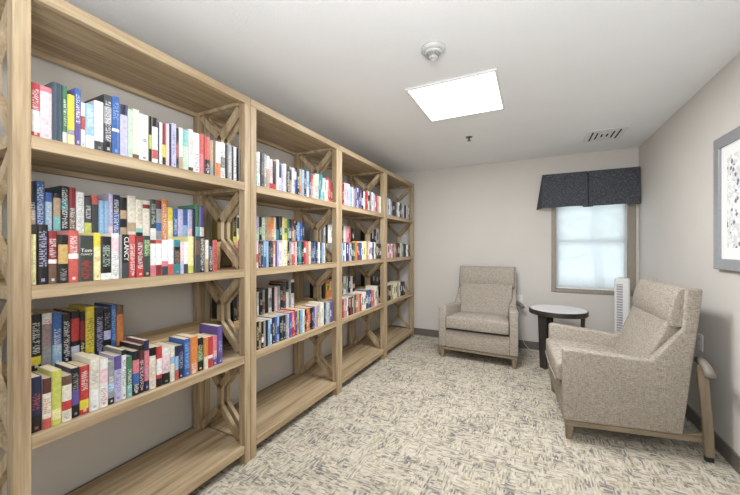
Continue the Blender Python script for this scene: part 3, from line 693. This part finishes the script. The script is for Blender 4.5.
# ------------------------------------------------------------------ armchairs
def half(k): return 0.432-0.125*max(0, k)
def make_chair(label, loc, rz):
    t = thing('armchair', label, 'armchair', loc, rz, 'beige high-back armchairs')
    AT = 0.088
    side = [(-0.015, 0.135), (-0.015, 0.604), (0.02, 0.612), (0.48, 0.578), (0.638, 0.795), (0.652, 1.030), (0.662, 1.045), (0.738, 1.045), (0.734, 0.98), (0.694, 0.63), (0.638, 0.135)]
    for s in (-1, 1):
        bm = NB()
        flare = lambda z: 0.020*min(1, max(0, (z-0.135)/0.45))*max(0, 1-k/0.6)
        th = lambda k, z: AT if z < 0.65 else 0.040
        A = [(s*(half(k)+flare(z)), k, z) for k, z in side]; B = [(s*(half(k)-th(k, z)), k, z) for k, z in side]
        loft(bm, A, B)
        obj('arm', bm, 'chair_fabric', t, bevel=0.014, seg=3, smooth=True)
    # upholstered front panel under the cushion
    bm = NB(); w = half(0)-AT-0.0005
    loft(bm, [(-w, -0.010, 0.135), (w, -0.010, 0.135), (w, -0.010, 0.335), (-w, -0.010, 0.335)], [(-w, 0.05, 0.135), (w, 0.05, 0.135), (w, 0.05, 0.335), (-w, 0.05, 0.335)])
    obj('front_panel', bm, 'chair_fabric', t, bevel=0.008, seg=2, smooth=True)
    bm = NB(); w1, w2 = half(0.06)-AT-0.002, half(0.5)-AT-0.002
    loft(bm, [(-w1, 0.052, 0.14), (w1, 0.052, 0.14), (w2, 0.45, 0.14), (-w2, 0.45, 0.14)], [(-w1, 0.052, 0.33), (w1, 0.052, 0.33), (w2, 0.45, 0.30), (-w2, 0.45, 0.30)])
    obj('seat_deck', bm, 'chair_fabric', t)
    # seat cushion: crowned box
    def cushion(name, fn, nx=10, ny=10, bev=0.02, parent=t):
        """fn(s,r) gives (x,k,ztop,zbot) for s in -1..1, r in 0..1"""
        bm = NB(); T = [[None]*(ny+1) for _ in range(nx+1)]; Bo = [[None]*(ny+1) for _ in range(nx+1)]
        for i in range(nx+1):
            for j in range(ny+1):
                p, q = fn(-1+2*i/nx, j/ny); T[i][j] = bm.verts.new(p); Bo[i][j] = bm.verts.new(q)
        for i in range(nx):
            for j in range(ny):
                bm.faces.new((T[i][j], T[i+1][j], T[i+1][j+1], T[i][j+1])); bm.faces.new((Bo[i][j], Bo[i][j+1], Bo[i+1][j+1], Bo[i+1][j]))
        for i in range(nx):
            bm.faces.new((T[i][0], Bo[i][0], Bo[i+1][0], T[i+1][0])); bm.faces.new((T[i][ny], T[i+1][ny], Bo[i+1][ny], Bo[i][ny]))
        for j in range(ny):
            bm.faces.new((T[0][j], T[0][j+1], Bo[0][j+1], Bo[0][j])); bm.faces.new((T[nx][j], Bo[nx][j], Bo[nx][j+1], T[nx][j+1]))
        return obj(name, bm, 'chair_fabric', parent, smooth=True, bevel=bev, seg=3)
    def seat(s, r):
        k = -0.045+0.50*r; x = s*(half(k)-AT-0.004); cr = (1-s**4)*(0.022*math.sin(math.pi*min(1, r*0.9+0.12)))
        ko = k - 0.008*(1-s*s)*(1-r)
        return (x, ko, 0.490+cr*1.3-0.01*r), (x, ko, 0.366-0.02*r)
    cushion('seat_cushion', seat)
    bm = NB()       # piping round the front top and bottom of the seat cushion
    for zz in (0.372,):
        tube(bm, [(s*(half(0)-AT-0.006)/1.0, -0.047-0.008*(1-s*s), zz) for s in [x/6-1 for x in range(13)]], 0.004, 6)
    obj('piping', bm, 'chair_fabric', t, smooth=True)
    # backrest: leaning panel
    def back(s, r):      # r from bottom to top; front and rear surface
        zf = 0.42+0.60*r; kf = 0.415+0.158*min(1, r/0.65)+0.06*max(0, (r-0.65)/0.35)
        zr = 0.14+0.895*r; kr = 0.627+0.058*min(1, r/0.55)+0.042*max(0, (r-0.55)/0.45)
        wf = half(kf)-(AT-0.045*min(1, max(0, (zf-0.58)/0.1)))-0.002
        wr = half(kr)-(AT if zr < 0.65 else 0.055)-0.002
        bulge = 0.012*(1-s**4)*math.sin(math.pi*r)
        return (s*wf, kf-bulge, zf), (s*wr, kr, zr)
    cushion('backrest', back, bev=0.012)
    def pillow(s, r):
        z = 0.795+0.245*r; e = (1-abs(s)**5); puff = math.sin(math.pi*min(1, max(0, r*0.94+0.03)))**0.5
        kk = 0.602+0.042*r
        return (s*0.334, kk-0.052*puff*(0.55+0.45*e)-0.006, z), (s*0.330, kk+0.045, z+0.004*r)
    cushion('head_pillow', pillow, nx=12, ny=10, bev=0.010)
    # wooden base
    bm = NB()
    for s in (-1, 1):
        a, b = 0.0, 0.770
        xo = lambda k: s*(half(k)-0.012); xi = lambda k: s*(half(k)-0.040)
        loft(bm, [(xo(a), a, 0.098), (xo(b), b, 0.098), (xo(b), b, 0.160), (xo(0.62), 0.62, 0.134), (xo(a), a, 0.134)],
                 [(xi(a), a, 0.098), (xi(b), b, 0.098), (xi(b), b, 0.160), (xi(0.62), 0.62, 0.134), (xi(a), a, 0.134)])
    box(bm, -half(0)+0.041, half(0)-0.041, 0.0, 0.028, 0.100, 0.134)
    box(bm, -half(0.6)+0.041, half(0.6)-0.041, 0.58, 0.608, 0.100, 0.134)
    obj('base_rail', bm, 'grey_wood_y', t, bevel=0.003, seg=1)
    for s in (-1, 1):
        bm = NB(); x0, x1 = s*(half(0)-0.012), s*(half(0)-0.062)
        xb0, xb1 = s*(half(0)-0.030), s*(half(0)-0.060)
        loft(bm, [(x0, 0.0, 0.0975), (x1, 0.0, 0.0975), (x1, 0.048, 0.0975), (x0, 0.048, 0.0975)], [(xb0, 0.004, 0), (xb1, 0.004, 0), (xb1, 0.034, 0), (xb0, 0.034, 0)])
        obj('leg', bm, 'grey_wood_z', t, bevel=0.003, seg=1)
    for s in (-1, 1):    # tall rear legs that lean against the back and carry a hand grip
        bm = NB(); xo = s*(half(0.78)+0.020); xi = s*(half(0.78)-0.0115)
        pr_ = [(0.742, 0.03), (0.784, 0.03), (0.782, 0.16), (0.752, 0.580), (0.704, 0.580), (0.736, 0.16)]
        loft(bm, [(xo, k, z) for k, z in pr_], [(xi, k, z) for k, z in pr_])
        lg = obj('leg', bm, 'grey_wood_z', t, bevel=0.004, seg=2); lg['label'] = 'tall rear leg'
        bm = NB(); box(bm, min(xo, xi)+0.002, max(xo, xi)-0.002, 0.743, 0.783, 0.0, 0.0295); obj('foot', bm, 'black_plastic', lg, bevel=0.003)
        bm = NB(); tube(bm, [(s*0.295, 0.735, 0.598), (s*0.345, 0.735, 0.594), (s*0.385, 0.735, 0.578), (s*0.412, 0.735, 0.552), (s*0.422, 0.735, 0.530)], 0.024, 14)
        obj('hand_grip', bm, 'grip_grey', lg, smooth=True)
    return t
make_chair('beige armchair standing with its back against the far wall beside the bookcases', (-0.566, 3.795, 0), R(-2.7))
make_chair('beige armchair seen from its side, nearest to the right wall and the picture', (0.170, 2.970, 0), R(-86.2))

# ------------------------------------------------------------------ round side table
TX, TY, TZ = 0.243, 4.11, 0.62
tb = thing('side_table', 'round side table with pale top and dark wood legs between the two armchairs', 'table', (TX, TY, 0))
bm = NB(); rev(bm, [(0.272, TZ-0.0005), (0.272, TZ-0.010), (0, TZ-0.010)][::1], 64); rev(bm, [(0, TZ), (0.268, TZ), (0.272, TZ-0.0005)], 64)
obj('tabletop', bm, 'white_laminate', tb)
bm = NB(); rev(bm, [(0.2725, TZ-0.010), (0.2725, TZ-0.0015), (0.280, TZ-0.0015), (0.2825, TZ-0.004), (0.2825, TZ-0.048), (0.278, TZ-0.052), (0.245, TZ-0.052), (0.245, TZ-0.0105), (0.2725, TZ-0.0105)], 64)
obj('rim', bm, 'dark_wood_x', tb)
for ang in (229, 349, 109):
    a = R(ang); bm = NB(); w = 0.044
    def P(r, tt, z): return (math.cos(a)*r-math.sin(a)*tt, math.sin(a)*r+math.cos(a)*tt, z)
    loft(bm, [P(0.252, -w, TZ-0.054), P(0.252, w, TZ-0.054), P(0.217, w, TZ-0.054), P(0.217, -w, TZ-0.054)], [P(0.232, -w*0.8, 0), P(0.232, w*0.8, 0), P(0.200, w*0.8, 0), P(0.200, -w*0.8, 0)])
    obj('leg', bm, 'dark_wood_z', tb, bevel=0.003, seg=1)
bm = NB()
for ang in (229, 349, 109):
    a = R(ang); p = Vector((math.cos(a)*0.203, math.sin(a)*0.203, 0)); q = Vector((-math.sin(a)*0.014, math.cos(a)*0.014, 0))
    loft(bm, [q+Vector((0, 0, 0.10)), p+q+Vector((0, 0, 0.10)), p+q+Vector((0, 0, 0.14)), q+Vector((0, 0, 0.14))], [-q+Vector((0, 0, 0.10)), p-q+Vector((0, 0, 0.10)), p-q+Vector((0, 0, 0.14)), -q+Vector((0, 0, 0.14))])
obj('stretcher', bm, 'dark_wood_x', tb)

# ------------------------------------------------------------------ tower fan
FX, FY = 0.862, 4.36
fn = thing('tower_fan', 'slim white tower fan behind the armchair in the window corner', 'fan', (FX, FY, 0), R(-14))
bm = NB(); rev(bm, [(0, 0.0), (0.135, 0.0), (0.140, 0.008), (0.125, 0.022), (0.05, 0.034), (0.045, 0.055), (0, 0.055)], 40); obj('base', bm, 'white_plastic', fn, smooth=True)
bm = NB(); w = 0.066
def sec(z, s=1.0):
    return [(s*w*x, s*0.052*y, z) for x, y in ((-1, -0.75), (-0.8, -1), (0.8, -1), (1, -0.75), (1, 0.5), (0.6, 1), (-0.6, 1), (-1, 0.5))]
loft(bm, sec(0.056), sec(0.945)); loft(bm, sec(0.9455), sec(0.962, 0.86)); obj('housing', bm, 'white_plastic', fn, bevel=0.003)
bm = NB(); box(bm, -0.046, 0.006, -0.0545, -0.0525, 0.30, 0.90); gr = obj('grille', bm, 'grille_grey', fn)
bm = NB()
for i in range(22): z = 0.305+i*0.0275; box(bm, -0.046, 0.006, -0.060, -0.0546, z, z+0.007)
obj('louvre', bm, 'white_plastic', gr)
bm = NB(); box(bm, -0.03, 0.03, -0.03, 0.0, 0.9625, 0.966); obj('control_panel', bm, 'grey_plastic', fn)

# ------------------------------------------------------------------ ceiling things
cl = thing('ceiling_light', 'square glowing white flat panel light on the ceiling', 'ceiling light', (-0.505, 2.50, CEIL))
bm = NB(); a, b, z0 = 0.305, 0.325, -0.014
box(bm, -a, a, -b, -b+0.016, z0, 0); box(bm, -a, a, b-0.016, b, z0, 0); box(bm, -a, -a+0.016, -b+0.016, b-0.016, z0, 0); box(bm, a-0.016, a, -b+0.016, b-0.016, z0, 0)
obj('frame', bm, 'white_metal', cl, bevel=0.002, seg=1)
bm = NB(); box(bm, -a+0.0165, a-0.0165, -b+0.0165, b-0.0165, -0.010, -0.006); obj('diffuser', bm, 'light_diffuser', cl)
sd = thing('smoke_detector', 'round white smoke detector with slotted dome on the ceiling', 'smoke detector', (-0.502, 1.80, CEIL))
bm = NB(); rev(bm, [(0, 0), (0.066, 0), (0.067, -0.012), (0.060, -0.020), (0.050, -0.022), (0, -0.022)], 40); obj('base', bm, 'detector_white', sd, smooth=True)
bm = NB(); rev(bm, [(0, -0.0225), (0.050, -0.0225), (0.048, -0.034), (0, -0.034)], 40); obj('body', bm, 'detector_white', sd, smooth=True)
bm = NB()
for i in range(16):
    a = 2*math.pi*i/16; c, s = math.cos(a), math.sin(a)
    box(bm, 0, 0, 0, 0, 0, 0) if False else None
    vs = [(0.030, -0.0045), (0.042, -0.0055), (0.042, 0.0055), (0.030, 0.0045)]
    loft(bm, [(c*x-s*y, s*x+c*y, -0.0345) for x, y in vs], [(c*x*0.8-s*y*0.8, s*x*0.8+c*y*0.8, -0.050) for x, y in vs])
obj('vent_ribs', bm, 'vent_grey', sd)
bm = NB(); rev(bm, [(0, -0.0345), (0.028, -0.0345), (0.024, -0.052), (0.018, -0.058), (0, -0.060)], 32); obj('cap', bm, 'detector_white', sd, smooth=True)
sp = thing('sprinkler', 'tiny metal fire sprinkler head on the ceiling beyond the panel light', 'sprinkler', (-0.582, 3.42, CEIL))
bm = NB(); rev(bm, [(0, 0), (0.034, 0), (0.030, -0.006), (0, -0.007)], 24); obj('plate', bm, 'sprinkler_metal', sp, smooth=True)
bm = NB(); rev(bm, [(0, -0.0072), (0.008, -0.0072), (0.007, -0.035), (0.020, -0.037), (0.020, -0.039), (0, -0.040)], 16); obj('deflector', bm, 'sprinkler_metal', sp, smooth=True)
vt = thing('ceiling_vent', 'white rectangular air vent with dark slots on the ceiling near the window', 'vent', (0.637, 3.955, CEIL))
bm = NB(); box(bm, -0.165, 0.165, -0.185, 0.185, -0.006, 0); obj('plate', bm, 'white_metal', vt, bevel=0.003, seg=1)
for i, (xx, ln) in enumerate(((-0.111, 0.145), (-0.067, 0.105), (-0.022, 0.045), (0.022, 0.045), (0.067, 0.105), (0.111, 0.145))):
    bm = NB(); box(bm, xx-0.007, xx+0.007, -ln, ln, -0.0075, -0.0062); obj('slot', bm, 'dark_void', vt)

# ------------------------------------------------------------------ picture on the right wall
pc = thing('framed_picture', 'abstract print of blue and grey flecks in silver frame on the right wall', 'picture', (XR, 2.415, 1.568))
bm = NB(); hy, hz, fw = 0.430, 0.408, 0.066
for (a0, a1, b0, b1) in ((-hy, hy, -hz, -hz+fw), (-hy, hy, hz-fw, hz), (-hy, -hy+fw, -hz+fw, hz-fw), (hy-fw, hy, -hz+fw, hz-fw)):
    box(bm, -0.030, -0.004, a0, a1, b0, b1)
obj('frame', bm, 'picture_frame', pc, bevel=0.003, seg=1)
bm = NB(); box(bm, -0.016, -0.012, -hy+fw, hy-fw, -hz+fw, hz-fw); obj('print', bm, 'artwork_paper', pc)

# ------------------------------------------------------------------ outlets, charger, cord
def outlet(label, loc, rz):
    o = thing('wall_outlet', label, 'outlet', loc, rz, 'white wall outlets')
    bm = NB(); box(bm, -0.036, 0.036, -0.006, 0, -0.058, 0.058); pl = obj('plate', bm, 'white_plastic', o, bevel=0.002, seg=1)
    for z in (-0.024, 0.024):
        bm = NB(); box(bm, -0.017, 0.017, -0.009, -0.0062, z-0.015, z+0.015); s = obj('socket', bm, 'white_metal', o, bevel=0.002, seg=1)
        bm = NB(); box(bm, -0.008, -0.005, -0.0096, -0.0091, z-0.005, z+0.005); box(bm, 0.005, 0.008, -0.0096, -0.0091, z-0.005, z+0.005); obj('slots', bm, 'dark_void', s)
    return o
outlet('white outlet on the far wall holding a charger beside the armchair', (-0.155, YF, 0.625), 0)
outlet('white outlet low on the right wall behind the armchair', (XR, 3.10, 0.625), R(-90))
ch = thing('charger', 'white plug adapter in the far wall outlet', 'charger', (-0.150, YF-0.0098, 0.600))
bm = NB(); box(bm, -0.020, 0.020, -0.034, 0, -0.022, 0.022); obj('adapter', bm, 'white_plastic', ch, bevel=0.004)
bm = NB()
pts = [(-0.150, YF-0.028, 0.576), (-0.148, YF-0.03, 0.50), (-0.145, YF-0.03, 0.35), (-0.135, YF-0.03, 0.20), (-0.10, YF-0.04, 0.08), (-0.04, YF-0.06, 0.015), (0.03, YF-0.09, 0.006), (0.12, YF-0.10, 0.006), (0.22, YF-0.12, 0.006)]
P2 = []
for i in range(len(pts)-1):
    p0, p1, p2, p3 = [Vector(pts[max(0, min(len(pts)-1, i+k))]) for k in (-1, 0, 1, 2)]
    for s in range(5):
        t_ = s/5; P2.append(0.5*((2*p1)+(p2-p0)*t_+(2*p0-5*p1+4*p2-p3)*t_**2+(3*p1-p0-3*p2+p3)*t_**3))
P2.append(Vector(pts[-1]))
tube(bm, P2, 0.003, 6)
co = obj('power_cord', bm, 'cord_white', None, smooth=True); tag(co, 'thin white cord hanging from the far wall charger down to the carpet', 'cord')
